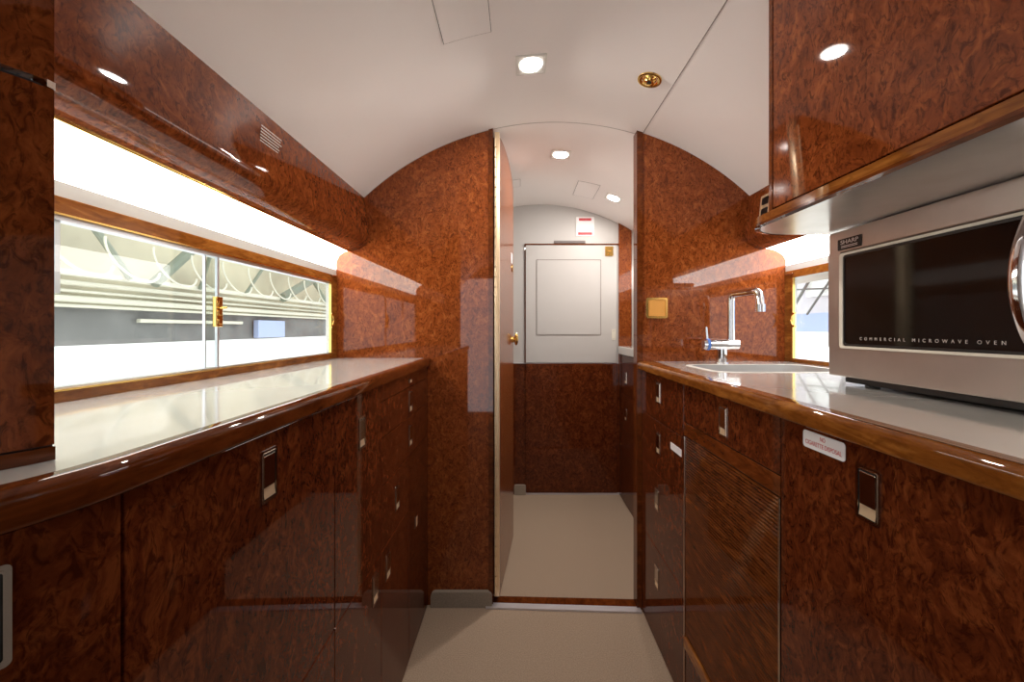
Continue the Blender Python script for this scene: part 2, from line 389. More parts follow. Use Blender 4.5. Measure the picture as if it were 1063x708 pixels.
# ------------------------------------------------------------------ flush latches
def latch(door, pos, normal, w=.038, h=.073, metal='nickel', flap='nickel'):
    F = frame_mat(pos, normal)
    b = NB(); ring(b, rrect(w, h, .004, 4), rrect(w - .007, h - .008, .003, 4), -.001, .0016, 0, F)
    ring(b, rrect(w - .006, h - .007, .003, 4), rrect(w - .009, h - .010, .002, 4), -.001, .0022, 0, F)
    plate(b, rrect(w - .008, h - .009, .002), -.0005, .0003, 2, F)
    # scooped finger cup under the flap
    t = bmesh.new(); y0, y1 = -h / 2 + .006, -h / 2 + .024; hw = w / 2 - .006; pr = []
    for i in range(9):
        a = i / 8; yy = y0 + (y1 - y0) * a; zz = .0020 - .0016 * math.sin(math.pi * a * .55)
        pr.append((t.verts.new((-hw, yy, zz)), t.verts.new((hw, yy, zz))))
    for (a, c), (d, e) in zip(pr, pr[1:]): t.faces.new((a, c, e, d))
    merge(b, t, 1, F)
    link('latch_frame', b, [metal, 'pale_brass', 'black'], door)
    b = NB(); t = bmesh.new(); box(t, -w / 2 + .0065, w / 2 - .0065, -h / 2 + .021, h / 2 - .0075, 0, .0018, .0007); merge(b, t, 0, F)
    link('latch_flap', b, flap, door)

def pull(door, pos, normal, h):
    F = frame_mat(pos, normal); b = NB()
    ring(b, rrect(.030, h, .003), rrect(.022, h - .007, .002), -.001, .0022, 0, F); plate(b, rrect(.023, h - .006, .002), -.0005, .0008, 1, F)
    link('small_latch', b, ['nickel', 'pale_brass'], door)

# ------------------------------------------------------------------ base cabinets, left run
XF = -.353; DT = .018; TOPL = H - .1454; G = .0011
LG = 'left base cabinet run'
def slab(parent, side, y0, y1, z0, z1, name='door', mat='burl', xf=None, bev=.0012):
    b = NB()
    if side == 'L': box(b, xf - DT, xf, y0 + G, y1 - G, z0 + G, z1 - G, bev)
    else: box(b, xf, xf + DT, y0 + G, y1 - G, z0 + G, z1 - G, bev)
    return link(name, b, mat, parent)
def unit(side, y0, y1, label, fronts, xf, top, depth=.32, zb=.0):
    s = -1 if side == 'L' else 1
    xm = xf + s * depth / 2
    t = root('base_cabinet', (xm, (y0 + y1) / 2, 0), label, 'cabinet')
    b = NB(); xa, xb = sorted((xf + s * (DT + .001), xf + s * depth)); box(b, xa, xb, y0 + .0005, y1 - .0005, 0, top - .0005); link('body', b, 'carcass', t)
    for f in fronts:
        nm, a, c, za, zc = f[:5]; d = slab(t, side, a, c, za, zc, nm, f[6] if len(f) > 6 else 'burl', xf)
        for l_ in (f[5] or []):
            if len(l_) > 2: pull(d, (xf, l_[0], l_[1]), (-s, 0, 0), l_[2])
            else: latch(d, (xf, l_[0], l_[1]), (-s, 0, 0))
    return t
def hz(h): return H - h
yE, yA, yB, yC, yD = .369, .793, 1.061, 1.330, YP
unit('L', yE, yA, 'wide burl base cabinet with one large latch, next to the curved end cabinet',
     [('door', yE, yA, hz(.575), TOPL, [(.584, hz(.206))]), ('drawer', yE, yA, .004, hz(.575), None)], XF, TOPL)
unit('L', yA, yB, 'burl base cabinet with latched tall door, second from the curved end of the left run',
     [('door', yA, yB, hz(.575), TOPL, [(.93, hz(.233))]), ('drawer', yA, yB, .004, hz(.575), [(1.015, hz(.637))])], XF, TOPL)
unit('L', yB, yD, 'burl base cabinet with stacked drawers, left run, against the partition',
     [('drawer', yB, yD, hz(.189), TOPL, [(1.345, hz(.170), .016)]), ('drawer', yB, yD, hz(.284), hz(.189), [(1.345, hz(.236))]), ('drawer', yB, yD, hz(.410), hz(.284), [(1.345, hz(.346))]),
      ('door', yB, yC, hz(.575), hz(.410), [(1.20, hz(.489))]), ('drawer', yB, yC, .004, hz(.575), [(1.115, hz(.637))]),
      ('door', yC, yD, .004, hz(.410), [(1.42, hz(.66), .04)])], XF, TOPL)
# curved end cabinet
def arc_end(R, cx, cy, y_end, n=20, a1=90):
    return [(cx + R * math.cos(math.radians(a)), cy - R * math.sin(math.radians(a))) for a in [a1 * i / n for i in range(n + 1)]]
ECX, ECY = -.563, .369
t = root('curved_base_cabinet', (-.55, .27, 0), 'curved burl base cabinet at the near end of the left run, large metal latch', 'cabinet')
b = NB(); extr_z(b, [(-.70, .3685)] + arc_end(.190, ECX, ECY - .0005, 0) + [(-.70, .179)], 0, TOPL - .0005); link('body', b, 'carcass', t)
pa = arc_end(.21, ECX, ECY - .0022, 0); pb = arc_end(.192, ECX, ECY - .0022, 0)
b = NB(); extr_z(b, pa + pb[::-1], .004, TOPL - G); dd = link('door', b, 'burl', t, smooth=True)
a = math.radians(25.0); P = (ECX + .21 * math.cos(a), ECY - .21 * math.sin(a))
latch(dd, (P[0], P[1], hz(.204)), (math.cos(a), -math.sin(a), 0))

# ------------------------------------------------------------------ base cabinets, right run
XG = .465; TOPR = H - .1565
y1_, y2_ = 1.172, .737
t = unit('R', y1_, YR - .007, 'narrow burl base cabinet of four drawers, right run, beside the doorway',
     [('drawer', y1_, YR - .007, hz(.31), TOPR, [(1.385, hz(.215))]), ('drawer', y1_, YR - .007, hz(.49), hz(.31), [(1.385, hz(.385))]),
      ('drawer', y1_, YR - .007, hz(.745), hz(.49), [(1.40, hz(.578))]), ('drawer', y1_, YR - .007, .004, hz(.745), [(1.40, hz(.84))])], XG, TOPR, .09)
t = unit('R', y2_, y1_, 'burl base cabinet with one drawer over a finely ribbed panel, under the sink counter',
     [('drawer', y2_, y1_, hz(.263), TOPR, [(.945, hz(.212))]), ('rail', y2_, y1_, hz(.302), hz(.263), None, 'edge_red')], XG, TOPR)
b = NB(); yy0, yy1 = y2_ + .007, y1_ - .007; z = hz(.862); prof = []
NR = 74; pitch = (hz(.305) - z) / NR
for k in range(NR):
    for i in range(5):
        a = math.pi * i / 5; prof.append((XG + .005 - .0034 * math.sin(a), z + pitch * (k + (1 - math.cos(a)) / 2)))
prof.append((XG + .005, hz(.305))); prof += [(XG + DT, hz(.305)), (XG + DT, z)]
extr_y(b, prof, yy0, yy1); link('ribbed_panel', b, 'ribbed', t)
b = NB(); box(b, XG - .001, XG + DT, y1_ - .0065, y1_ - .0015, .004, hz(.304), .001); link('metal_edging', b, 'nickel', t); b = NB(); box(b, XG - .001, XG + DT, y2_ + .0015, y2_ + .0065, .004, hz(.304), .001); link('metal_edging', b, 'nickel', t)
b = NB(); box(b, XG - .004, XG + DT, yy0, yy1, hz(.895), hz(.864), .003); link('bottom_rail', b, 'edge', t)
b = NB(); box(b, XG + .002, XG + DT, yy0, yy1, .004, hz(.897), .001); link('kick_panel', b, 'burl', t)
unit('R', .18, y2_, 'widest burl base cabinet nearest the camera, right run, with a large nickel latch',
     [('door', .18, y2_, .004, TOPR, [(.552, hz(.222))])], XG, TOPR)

# signs on the right run
sg = root('cigarette_notice', (XG, .643, hz(.20)), 'white sticker with red lettering about cigarette disposal beside the large latch', 'sticker')
y_a, y_b = .590, .677
SM = frame_mat((XG - .0005, (y_a + y_b) / 2, hz(.1775)), (-1, 0, 0))
b = NB(); plate(b, rrect(y_b - y_a, .027, .005), -.0004, .0006, 0, SM); link('sticker_face', b, 'paper', sg)
text('lettering', 'NO', .0095, 'red', SM @ Matrix.Translation((0, .0062, .0006)), sg, sx=.75, ext=.0002)
text('lettering', 'CIGARETTE DISPOSAL', .0098, 'red', SM @ Matrix.Translation((0, -.0045, .0006)), sg, sx=.78, ext=.0002)
b = NB(); plate(b, rrect(.085, .021, .002), -.0004, .0006, 0, frame_mat((XG - .0005, 1.228, hz(.358)), (-1, 0, 0)))
link('blank_sticker', b, 'paper', label='small plain white strip label on the drawers beside the doorway', cat='sticker')

# ------------------------------------------------------------------ worktops
TL = H - .114; TR = H - .125
def noseprof(x_in, x_out, top, bot, side):
    """rounded wooden nosing, profile from the inner top edge over the nose and back under"""
    s = 1 if side == 'L' else -1; w = abs(x_out - x_in); r = .011; pts = [(x_in, top + .0005)]
    for i in range(9):
        a = math.radians(90 - 90 * i / 8); pts.append((x_out - s * r + s * r * math.cos(a), top + .0005 - r + r * math.sin(a)))
    for i in range(5):
        a = math.radians(-90 * i / 4); pts.append((x_out - s * .005 + s * .005 * math.cos(a), bot + .005 + .005 * math.sin(a)))
    pts.append((x_in, bot)); return pts
wl = root('worktop', (-.53, .95, TL - .03), 'long cream solid-surface counter with rounded wooden nosing under the wide left window', 'worktop')
b = NB()
inner = [(XL + .001, YP - .001), (-.364, YP - .001), (-.364, ECY)] + arc_end(.199, ECX, ECY, 0)[1:] + [(XL + .001, .170)]
extr_z(b, inner, TL - .029, TL); link('top', b, 'worktop', wl)
b = NB()
path = [(-.364, YP - .001), (-.364, 1.2), (-.364, .8), (-.364, ECY)] + arc_end(.199, ECX, ECY, 0)[1:] + [(XL + .01, .170)]
nrm = [(1, 0)] * 4 + [(math.cos(math.radians(90 * i / 20)), -math.sin(math.radians(90 * i / 20))) for i in range(1, 21)] + [(0, -1)]
prof = noseprof(-.0008, .021, TL, TOPL + .001, 'L'); R_ = []
for (px, py), (nx, ny) in zip(path, nrm): R_.append([b.verts.new((px + nx * u, py + ny * u, z)) for u, z in prof])
for a_, c_ in zip(R_, R_[1:]):
    for k in range(len(prof)): b.faces.new((a_[k], a_[(k + 1) % len(prof)], c_[(k + 1) % len(prof)], c_[k]))
b.faces.new(R_[0]); b.faces.new(R_[-1][::-1]); link('nosing', b, 'edge_red', wl, smooth=True)

wr = root('worktop', (.74, .9, TR - .03), 'long white solid-surface counter carrying the sink and the microwave', 'worktop')
# sink cut-out
SX0, SX1, SY0, SY1 = .575, .955, 1.185, 1.425
b = NB(); xi = .482
def flat_with_hole(b, outer, hole, z):
    vo = [b.verts.new((x, y, z)) for x, y in outer]; vh = [b.verts.new((x, y, z)) for x, y in hole]
    es = [b.edges.new((v[i], v[(i + 1) % len(v)])) for v in (vo, vh) for i in range(len(v))]
    bmesh.ops.triangle_fill(b, use_beauty=True, use_dissolve=False, edges=es); return vo, vh
outer = [(xi, .10), (XR - .001, .10), (XR - .001, YR - .001), (xi, YR - .001)]
scx, scy = (SX0 + SX1) / 2, (SY0 + SY1) / 2
hole = [(scx + x, scy + y) for x, y in rrect(SX1 - SX0, SY1 - SY0, .05, 8)]
vt = flat_with_hole(b, outer, hole, TR); vb = flat_with_hole(b, outer, hole, TR - .029)
for T_, B_ in zip(vt, vb):
    for i in range(len(T_)): j = (i + 1) % len(T_); b.faces.new((T_[i], T_[j], B_[j], B_[i]))
link('top', b, 'worktop', wr)
b = NB(); extr_y(b, noseprof(xi - .0005, .449, TR, TOPR + .001, 'R'), .10, YR - .007)
# the wood widens into a small corner block beside the doorway
extr_z(b, [(xi - .001, YR - .001), (xi + .03, YR - .001), (xi + .012, 1.33), (xi + .012, 1.26), (xi - .001, 1.25)], TR - .02, TR + .0008)
link('nosing', b, 'edge', wr, smooth=True)
# basin
sk = root('sink', (scx, scy, TR - .15), 'rounded rectangular sink bowl let into the right counter in front of the tap', 'sink')
b = NB(); pts = rrect(SX1 - SX0 - .002, SY1 - SY0 - .002, .05, 8); rings = []
for sc, dz in ((1, -.001), (.985, -.01), (.955, -.08), (.9, -.125), (.8, -.14), (.15, -.143)):
    rings.append([b.verts.new((scx + x * sc, scy + y * sc, TR + dz)) for x, y in pts])
for a_, c_ in zip(rings, rings[1:]):
    for k in range(len(pts)): b.faces.new((a_[k], a_[(k + 1) % len(pts)], c_[(k + 1) % len(pts)], c_[k]))
b.faces.new(rings[-1]); link('bowl', b, 'rim', sk, smooth=True)
b = NB(); cyl(b, (scx, scy, TR - .1435), (scx, scy, TR - .139), .03); link('drain', b, 'chrome', sk)
b = NB(); ring(b, rrect(SX1 - SX0 + .03, SY1 - SY0 + .03, .06, 8), rrect(SX1 - SX0 - .002, SY1 - SY0 - .002, .05, 8), 0, .0010, 0, frame_mat((scx, scy, TR), (0, 0, 1), (0, 1, 0)))
link('rim', b, 'cream', sk, smooth=True)

# tap
FX, FY = .726, 1.485
tp = root('tap', (FX, FY, TR), 'chrome mixer tap with angled spout and blue-ringed lever at the right counter', 'tap')
b = NB(); cyl(b, (FX, FY, TR), (FX, FY, TR + .005), .024); cyl(b, (FX, FY, TR + .005), (FX, FY, TR + .052), .0185); link('base', b, 'chrome', tp, smooth=True)
vz = TR + .068
b = NB(); cyl(b, (FX - .045, FY, vz), (FX + .028, FY, vz), .019); cyl(b, (FX + .028, FY, vz), (FX + .058, FY, vz), .0175, .0175)
cyl(b, (FX + .058, FY, vz), (FX + .062, FY, vz), .0175, .014); link('valve_body', b, 'chrome', tp, smooth=True)
b = NB(); cyl(b, (FX - .066, FY, vz), (FX - .0565, FY, vz), .015, .019); link('end_cap', b, 'chrome', tp, smooth=True)
b = NB(); cyl(b, (FX - .056, FY, vz), (FX - .047, FY, vz), .0205, .0215); lv = link('blue_ring', b, 'blue', tp, smooth=True)
b = NB(); tube(b, bend([(FX - .062, FY, vz), (FX - .052, FY, vz + .02), (FX - .055, FY, vz + .06)], .01), [.006] * 6 + [.005] * 5, 10) if False else cyl(b, (FX - .052, FY, vz + .015), (FX - .055, FY, vz + .062), .005, .0035)
link('lever', b, 'chrome', tp, smooth=True)
b = NB(); tube(b, bend([(FX + .034, FY, vz + .01), (FX + .034, FY, H + .122), (FX + .066, FY - .118, H + .124), (FX + .068, FY - .122, H + .058)], .024), .0128, 18)
cyl(b, (FX + .0677, FY - .122, H + .080), (FX + .068, FY - .122, H + .055), .0150, .0145); link('spout', b, 'chrome', tp, smooth=True)

# ------------------------------------------------------------------ windows
def window(n, side, x, y0, y1, zb, zt, stiles):
    s = -1 if side == 'L' else 1
    t = root('window_%d' % n, (x, (y0 + y1) / 2, zb - .02), 'window', 'window'); del t['category']; t['kind'] = 'structure'
    return t
def xb(s, a, c): return sorted((a, c))
# left: wood sill/frame (x from wall face toward the aisle), gilt edging, two sliding panes
w1 = window(1, 'L', XL, .30, 1.56, WB, WT, 1); w1['label'] = 'wide window with sliding panes above the left counter'
b = NB()
box(b, XL, XL + .006, .36, 1.60, H + .176, H + .203, .001); box(b, XL, XL + .006, .36, 1.60, TL, H - .096, .001)
box(b, XL, XL + .006, 1.552, 1.60, H - .096, H + .176, .001)
link('window_frame', b, 'edge', w1)
b = NB()
box(b, XL - .004, XL + .007, .30, 1.553, H + .1745, H + .1775); box(b, XL - .004, XL + .007, .30, 1.553, H - .0965, H - .0935); box(b, XL - .002, XL + .007, 1.5495, 1.5525, H - .096, H + .176)
link('gilt_edging', b, 'brass', w1)
b = NB(); box(b, XL - .010, XL - .006, .30, .985, H - .094, H + .174); link('pane', b, 'glass', w1)
b = NB(); box(b, XL - .018, XL - .014, .955, 1.573, H - .094, H + .174); link('pane', b, 'glass', w1)
b = NB(); box(b, XL - .011, XL - .005, .981, .987, H - .094, H + .174); box(b, XL - .014, XL - .008, .640, .648, H + .055, H + .174); box(b, XL - .019, XL - .013, .953, .956, H - .094, H + .174)
link('pane_edge', b, 'sill', w1)
b = NB(); box(b, XL - .022, XL - .001, .30, 1.573, H - .096, H - .091); box(b, XL - .022, XL - .001, .30, 1.549, H + .168, H + .175); link('track', b, 'sill', w1)
b = NB(); box(b, XL - .006, XL + .004, .966, .988, H + .004, H + .075, .0015)
for k in range(3): box(b, XL + .004, XL + .006, .970, .984, H + .010 + k * .021, H + .022 + k * .021, .001)
link('latch_plate', b, 'brass', w1)
b = NB(); cyl(b, (XL + .004, .978, H + .048), (XL + .016, .984, H + .050), .0028); link('latch_lever', b, 'brass', w1, smooth=True)
def cring(b, c, R, r, a0, a1, axis='x', n=18):
    pts = []
    for i in range(n + 1):
        a = math.radians(a0 + (a1 - a0) * i / n); pts.append((c[0], c[1] + R * math.cos(a), c[2] + R * math.sin(a)))
    tube(b, pts, r, 10)
b = NB(); cring(b, (XL + .010, 1.535, H + .030), .026, .004, -80, 80); link('ring_pull', b, 'brass', w1, smooth=True)
# right
w2 = window(2, 'R', XR, .35, 1.54, H, H, 1); w2['label'] = 'window behind the microwave and tap, wood framed'
b = NB()
box(b, XR - .006, XR, .36, YR, H + .188, H + .216, .001); box(b, XR - .006, XR, .36, YR, TR, H - .111, .001); box(b, XR - .006, XR, 1.538, YR, H - .111, H + .188, .001)
link('window_frame', b, 'edge', w2)
b = NB(); box(b, XR - .007, XR + .002, 1.535, 1.5385, H - .113, H + .19); box(b, XR - .007, XR + .002, .35, 1.538, H - .1135, H - .1105); link('gilt_edging', b, 'brass', w2)
b = NB(); box(b, XR + .008, XR + .012, .35, 1.558, H - .112, H + .190); link('pane', b, 'glass', w2)
b = NB(); cring(b, (XR - .010, 1.513, H + .032), .026, .004, -80, 80); link('ring_pull', b, 'brass', w2, smooth=True)
b = NB(); box(b, XR - .012, XR - .006, 1.53, 1.575, H + .200, H + .206, .001); link('window_catch', b, 'nickel', w2)
b = NB(); box(b, XL + .006, XL + .014, 1.545, 1.592, H + .196, H + .202, .001); link('window_catch', b, 'nickel', w1)

# ------------------------------------------------------------------ lit coves and valances
def cove(side, x_wall, x_lip, z0, z1, ya, yb, label, mat):
    s = 1 if side == 'L' else -1
    t = root('cove_light', (x_wall, (ya + yb) / 2, z0), label, 'light')
    R = abs(x_lip - x_wall) - .006; th = .003
    pts = [(x_wall + s * .0015, z0 + .024)]; n = 12
    for i in range(n + 1):
        a = math.radians(90 * i / n); pts.append((x_wall + s * .0015 + s * R * (1 - math.cos(a)), z1 - .052 + .052 * math.sin(a)))
    pts.append((x_lip, z1)); back = [(x - s * th * .4, z + th) for x, z in reversed(pts)]
    b = NB(); extr_y(b, pts + back, ya, yb); link('diffuser', b, mat, t, smooth=True)
    b = NB(); xa, xc = sorted((x_wall, x_wall + s * .003)); box(b, xa, xc, ya, yb, z0, z0 + .024); link('shaded_rim', b, 'rim', t)  # plain strip coloured grey to paint in the shading below the glow
cove('L', XL, -.650, H + .203, H + .300, .36, YP - .001, 'long glowing white cove panel above the wide left window', 'cove')
cove('R', XR, .930, H + .216, H + .305, .30, YR - .001, 'glowing white cove panel above the tap and under the metal shelf, right side', 'cove_cool')
def valance(s, xt, xf, xback, zt, zf, zb, ya, yb):
    """s=+1 left side: profile of a deep wooden valance with rolled lower edge"""
    pts = [(xt, zt)]; rx = abs(xf - xback) / .86; rz = .052
    for i in range(13):
        a = math.radians(60 * i / 12); pts.append((xf - s * rx * (1 - math.cos(a)) * 1.72, zb + rz * (1 - math.sin(a) / .866)))
    pts += [ (xback, vault(xback) + .003), ((xt + xback) / 2, vault((xt + xback) / 2) + .003), (xt - s * .001, vault(xt) + .003)]
    b = NB(); extr_y(b, pts, ya, yb); return b
vl = root('light_valance', (-.62, 1.0, H + .298), 'deep gloss burl valance over the left window, gilt lower edge', 'valance')
b = valance(1, -.600, -.580, -.648, H + .506, 0, H + .298, .361, YP - .0005); link('board', b, 'burl_panel', vl, smooth=True)
b = NB(); box(b, -.6535, -.6475, .361, YP - .001, H + .2935, H + .304, .002); link('gilt_edging', b, 'brass', vl)
vr = root('light_valance', (.90, 1.0, H + .298), 'short visible length of burl valance above the right window, with a switch plate', 'valance')
b = valance(-1, .880, .862, .926, H + .506, 0, H + .300, .25, YR - .0005); link('board', b, 'burl_panel', vr, smooth=True)
# switch plate on right valance
b = NB(); F = frame_mat((.8685, 1.458, H + .432), (-1, 0, .1))
sp = root('switch_plate', (.8685, 1.458, H + .40), 'small nickel plate with two black rockers beside the overhead cabinet edge', 'switch')
ring(b, rrect(.056, .080, .004), rrect(.042, .065, .002), 0, .005, 0, F); plate(b, rrect(.043, .066, .002), 0, .002, 0, F); link('plate', b, 'pale_brass', sp)
for dz in (.018, -.020):
    b = NB(); plate(b, rrect(.036, .024, .003), .002, .0055, 0, F @ Matrix.Translation((0, dz, 0))); link('rocker', b, 'black', sp)
# faint printed notice on left valance
b = NB(); Fn = frame_mat((-.5905, .985, H + .428), (1, 0, -.105))
rr = random.Random(3)
for k in range(11):
    if k == 7: continue
    x = -.042; y = .034 - k * .0068; end = .040 - rr.random() * .012
    while x < end:
        w = .003 + rr.random() * .006; ww = min(w, end - x)
        t = bmesh.new(); box(t, x, x + ww, y, y + .0026, 0, .0004); merge(b, t, 0, Fn); x += w + .0012
link('printed_notice', b, 'ink', label='small block of fine pale print on the left overhead valance', cat='notice')

# ------------------------------------------------------------------ tall curved cabinet at near left
TX, TY, TRR = -.404, .36, .2
c0 = math.radians(22); tcx, tcy = TX - TRR * math.cos(c0), TY + TRR * math.sin(c0)
def tall_arc(R, n=16): return [(tcx + R * math.cos(a), tcy - R * math.sin(a)) for a in [c0 + (math.radians(90) - c0) * i / n for i in range(n + 1)]]
tc = root('tall_cabinet', (-.55, .30, TL), 'tall curved burl cabinet standing on the near end of the left counter', 'cabinet')
def tall(b, R, z0, z1, inset=0):
    pts = tall_arc(R); extr_z(b, pts + [(XL + .001, pts[-1][1]), (XL + .001, TY - inset)], z0, z1)
b = NB(); tall(b, TRR - .003, TL + .001, H + .21, .002); link('body', b, 'carcass', tc, smooth=True)
b = NB(); tall(b, TRR, TL + .0135, H + .207); link('lower_door', b, 'burl_panel', tc, smooth=True)
b = NB()
pts = tall_arc(TRR) + [(XL + .001, tall_arc(TRR)[-1][1]), (XL + .001, TY)]
lo = [b.verts.new((x, y, H + .2135)) for x, y in pts]; hi = [b.verts.new((x, y, vault(x) - .0003)) for x, y in pts]
for i in range(len(pts)): j = (i + 1) % len(pts); b.faces.new((lo[i], lo[j], hi[j], hi[i]))
b.faces.new(lo[::-1]); b.faces.new(hi); link('upper_panel', b, 'burl_panel', tc, smooth=True)
b = NB(); tall(b, TRR + .002, TL + .0003, TL + .012); link('plinth', b, 'edge_red', tc, smooth=True)
b = NB(); box(b, TX - .012, TX + .0005, TY - .006, TY + .0005, H + .2072, H + .2133); link('hinge_end', b, 'nickel', tc)

# ------------------------------------------------------------------ overhead cabinet at right, with pearl shelf under it
UX = .515; UZ = H + .240; UY = .855
uc = root('overhead_cabinet', (.70, .5, UZ), 'large gloss burl overhead cabinet at upper right above the microwave', 'cabinet')
def vprism(b, x0, x1, y0, y1, z0, n=8):
    xs = [x0 + (x1 - x0) * i / n for i in range(n + 1)]
    extr_y(b, [(x0, z0), (x1, z0)] + [(x, vault(x) + .003) for x in reversed(xs)], y0, y1)
b = NB(); vprism(b, UX + DT, .861, -.15, UY, UZ + .0005); lean(b); link('body', b, 'burl_panel', uc)
b = NB(); box(b, UX + .0001, UX + DT, -.15, UY - .014, UZ + .004, vault(UX - .03) - .004, .0012); lean(b); link('door', b, 'burl_panel', uc)
b = NB(); box(b, UX - .0005, UX + DT, UY - .0125, UY, UZ, vault(UX + DT) + .002, .0012); lean(b); link('end_stile', b, 'edge_red', uc)
SHZ = H + .2185
def shelf_plan(x0, x1, y0, y1, r, n=12):
    pts = [(x0, y0)]
    for i in range(n + 1):
        a = math.radians(180 - 90 * i / n); pts.append((x0 + r + r * math.cos(a), y1 - r * .95 + r * .95 * math.sin(a)))
    pts += [(x1, y1), (x1, y0)]; return pts
b = NB(); extr_z(b, shelf_plan(UX + .006, .925, -.15, 0.965, .100), SHZ, SHZ + .004); link('shelf_underside', b, 'shelf', uc, smooth=True)
b = NB(); inn = shelf_plan(UX + .008, .925, -.15, 0.963, .099); o2 = shelf_plan(UX - .003, .925, -.15, 0.972, .104)
extr_z(b, o2, SHZ + .0035, UZ); link('shelf_edge', b, 'edge', uc, smooth=True)
b = NB()
P1 = shelf_plan(UX - .0045, .925, -.15, 0.9735, .105)[:-2]; P2 = shelf_plan(UX + .004, .925, -.15, 0.965, .100)[:-2]
q = [(p, r2) for p, r2 in zip(P1, P2)]
vv = [[b.verts.new((p[0], p[1], SHZ + z)) for p, z in ((a_, .006), (a_, .001), (c_, -.0015), (c_, .006))] for a_, c_ in q]
for a_, c_ in zip(vv, vv[1:]):
    for k in range(4): b.faces.new((a_[k], a_[(k + 1) % 4], c_[(k + 1) % 4], c_[k]))
b.faces.new(vv[0]); b.faces.new(vv[-1][::-1])
link('bead', b, 'edge_red', uc, smooth=True)

# ------------------------------------------------------------------ microwave
MX = .710; MY0, MY1 = .440, .951; MZ0, MZ1 = H - .1055, H + .2155
mw = root('microwave', (MX + .14, (MY0 + MY1) / 2, TR), 'brushed steel commercial microwave oven on the right counter', 'microwave')
b = NB(); box(b, MX + .012, XR - .010, MY0 + .004, MY1 - .001, MZ0 + .004, MZ1 - .003, .004); link('casing', b, 'steel', mw)
# front fascia: frame round the door glass, slightly bowed lower rail
gy0, gy1, gz0, gz1 = .586, .902, H - .033, H + .1545
b = NB()
box(b, MX, MX + .012, MY0, MY1, gz1 + .012, MZ1, .003); box(b, MX, MX + .012, MY0, MY1, MZ0, gz0 - .006, .003)
box(b, MX, MX + .012, gy1 + .014, MY1, gz0 - .009, gz1 + .015, .0); box(b, MX, MX + .012, MY0, gy0 - .05, gz0 - .009, gz1 + .015, 0)
link('fascia', b, 'steel', mw)
ym, zm = (gy0 - .05 + gy1) / 2, (gz0 + gz1) / 2; gw = gy1 - gy0 + .05; gh = gz1 - gz0
GM = frame_mat((MX + .001, ym, zm), (-1, 0, 0))
b = NB(); ring(b, rrect(gw + .026, gh + .020, .008), rrect(gw + .006, gh + .010, .006), -.004, .0045, 0, GM); link('bezel', b, 'ivory', mw)
b = NB(); ring(b, rrect(gw + .012, gh + .012, .008), rrect(gw, gh, .006), -.004, .003, 0, GM); link('door_seal', b, 'black', mw)
b = NB(); plate(b, rrect(gw + .006, gh + .006, .006), -.004, .0018, 0, GM); link('door_glass', b, 'smoked', mw)
TM = frame_mat((MX - .0015, .732, H - .0215), (-1, 0, 0))
text('lettering', 'COMMERCIAL MICROWAVE OVEN', .0085, 'ink', TM, mw, ext=.0002, spacing=2.25)
BM = frame_mat((MX - .0002, .890, H + .184), (-1, 0, 0))
b = NB(); plate(b, rrect(.064, .024, .002), -.001, .001, 0, BM); link('badge', b, 'gap', mw)
text('badge_lettering', 'SHARP', .0125, 'sill', BM @ Matrix.Translation((0, .004, .001)), mw, ext=.0003, sx=1.3)
b = NB(); 
for k in range(2): plate(b, rrect(.044, .0012, .0004, 2), .001, .0013, 0, BM @ Matrix.Translation((0, -.004 - k * .003, 0)))
link('badge_rule', b, 'sill', mw)
# bowed handle
hp = []
for i in range(25):
    a = i / 24; z = H - .029 + .193 * a; hp.append((MX - .002 - .022 * math.sin(math.pi * a) ** .6, .563 + .004 * math.sin(math.pi * a), z))
b = NB(); tube(b, hp, [.009 + .003 * math.sin(math.pi * i / 24) for i in range(25)], 18); link('handle', b, 'chrome', mw, smooth=True)
b = NB(); box(b, MX + .022, XR - .015, MY0 + .02, MY1 - .02, TR + .005, MZ0 + .004, .002); link('shadow_gap_block', b, 'black', mw)  # black block added to read as the dark shadow gap under the oven
for (fx, fy) in ((MX + .05, MY1 - .06), (MX + .05, MY0 + .06), (XR - .06, MY1 - .06), (XR - .06, MY0 + .06)):
    b = NB(); cyl(b, (fx, fy, TR + .0004), (fx, fy, TR + .0055), .013, n=16); link('foot', b, 'black', mw)

# ------------------------------------------------------------------ wall socket on the right partition
so = root('socket_plate', (.524, YR, H + .05), 'square gilt-framed amber cover plate on the right partition beside the doorway', 'socket')
F = frame_mat((.524, YR - .0005, H + .078), (0, -1, 0))
b = NB(); ring(b, rrect(.082, .078, .007), rrect(.066, .062, .004), 0, .007, 0, F); link('frame', b, 'brass', so)
b = NB(); plate(b, rrect(.067, .063, .003), 0, .004, 0, F); link('cover', b, 'amber', so)

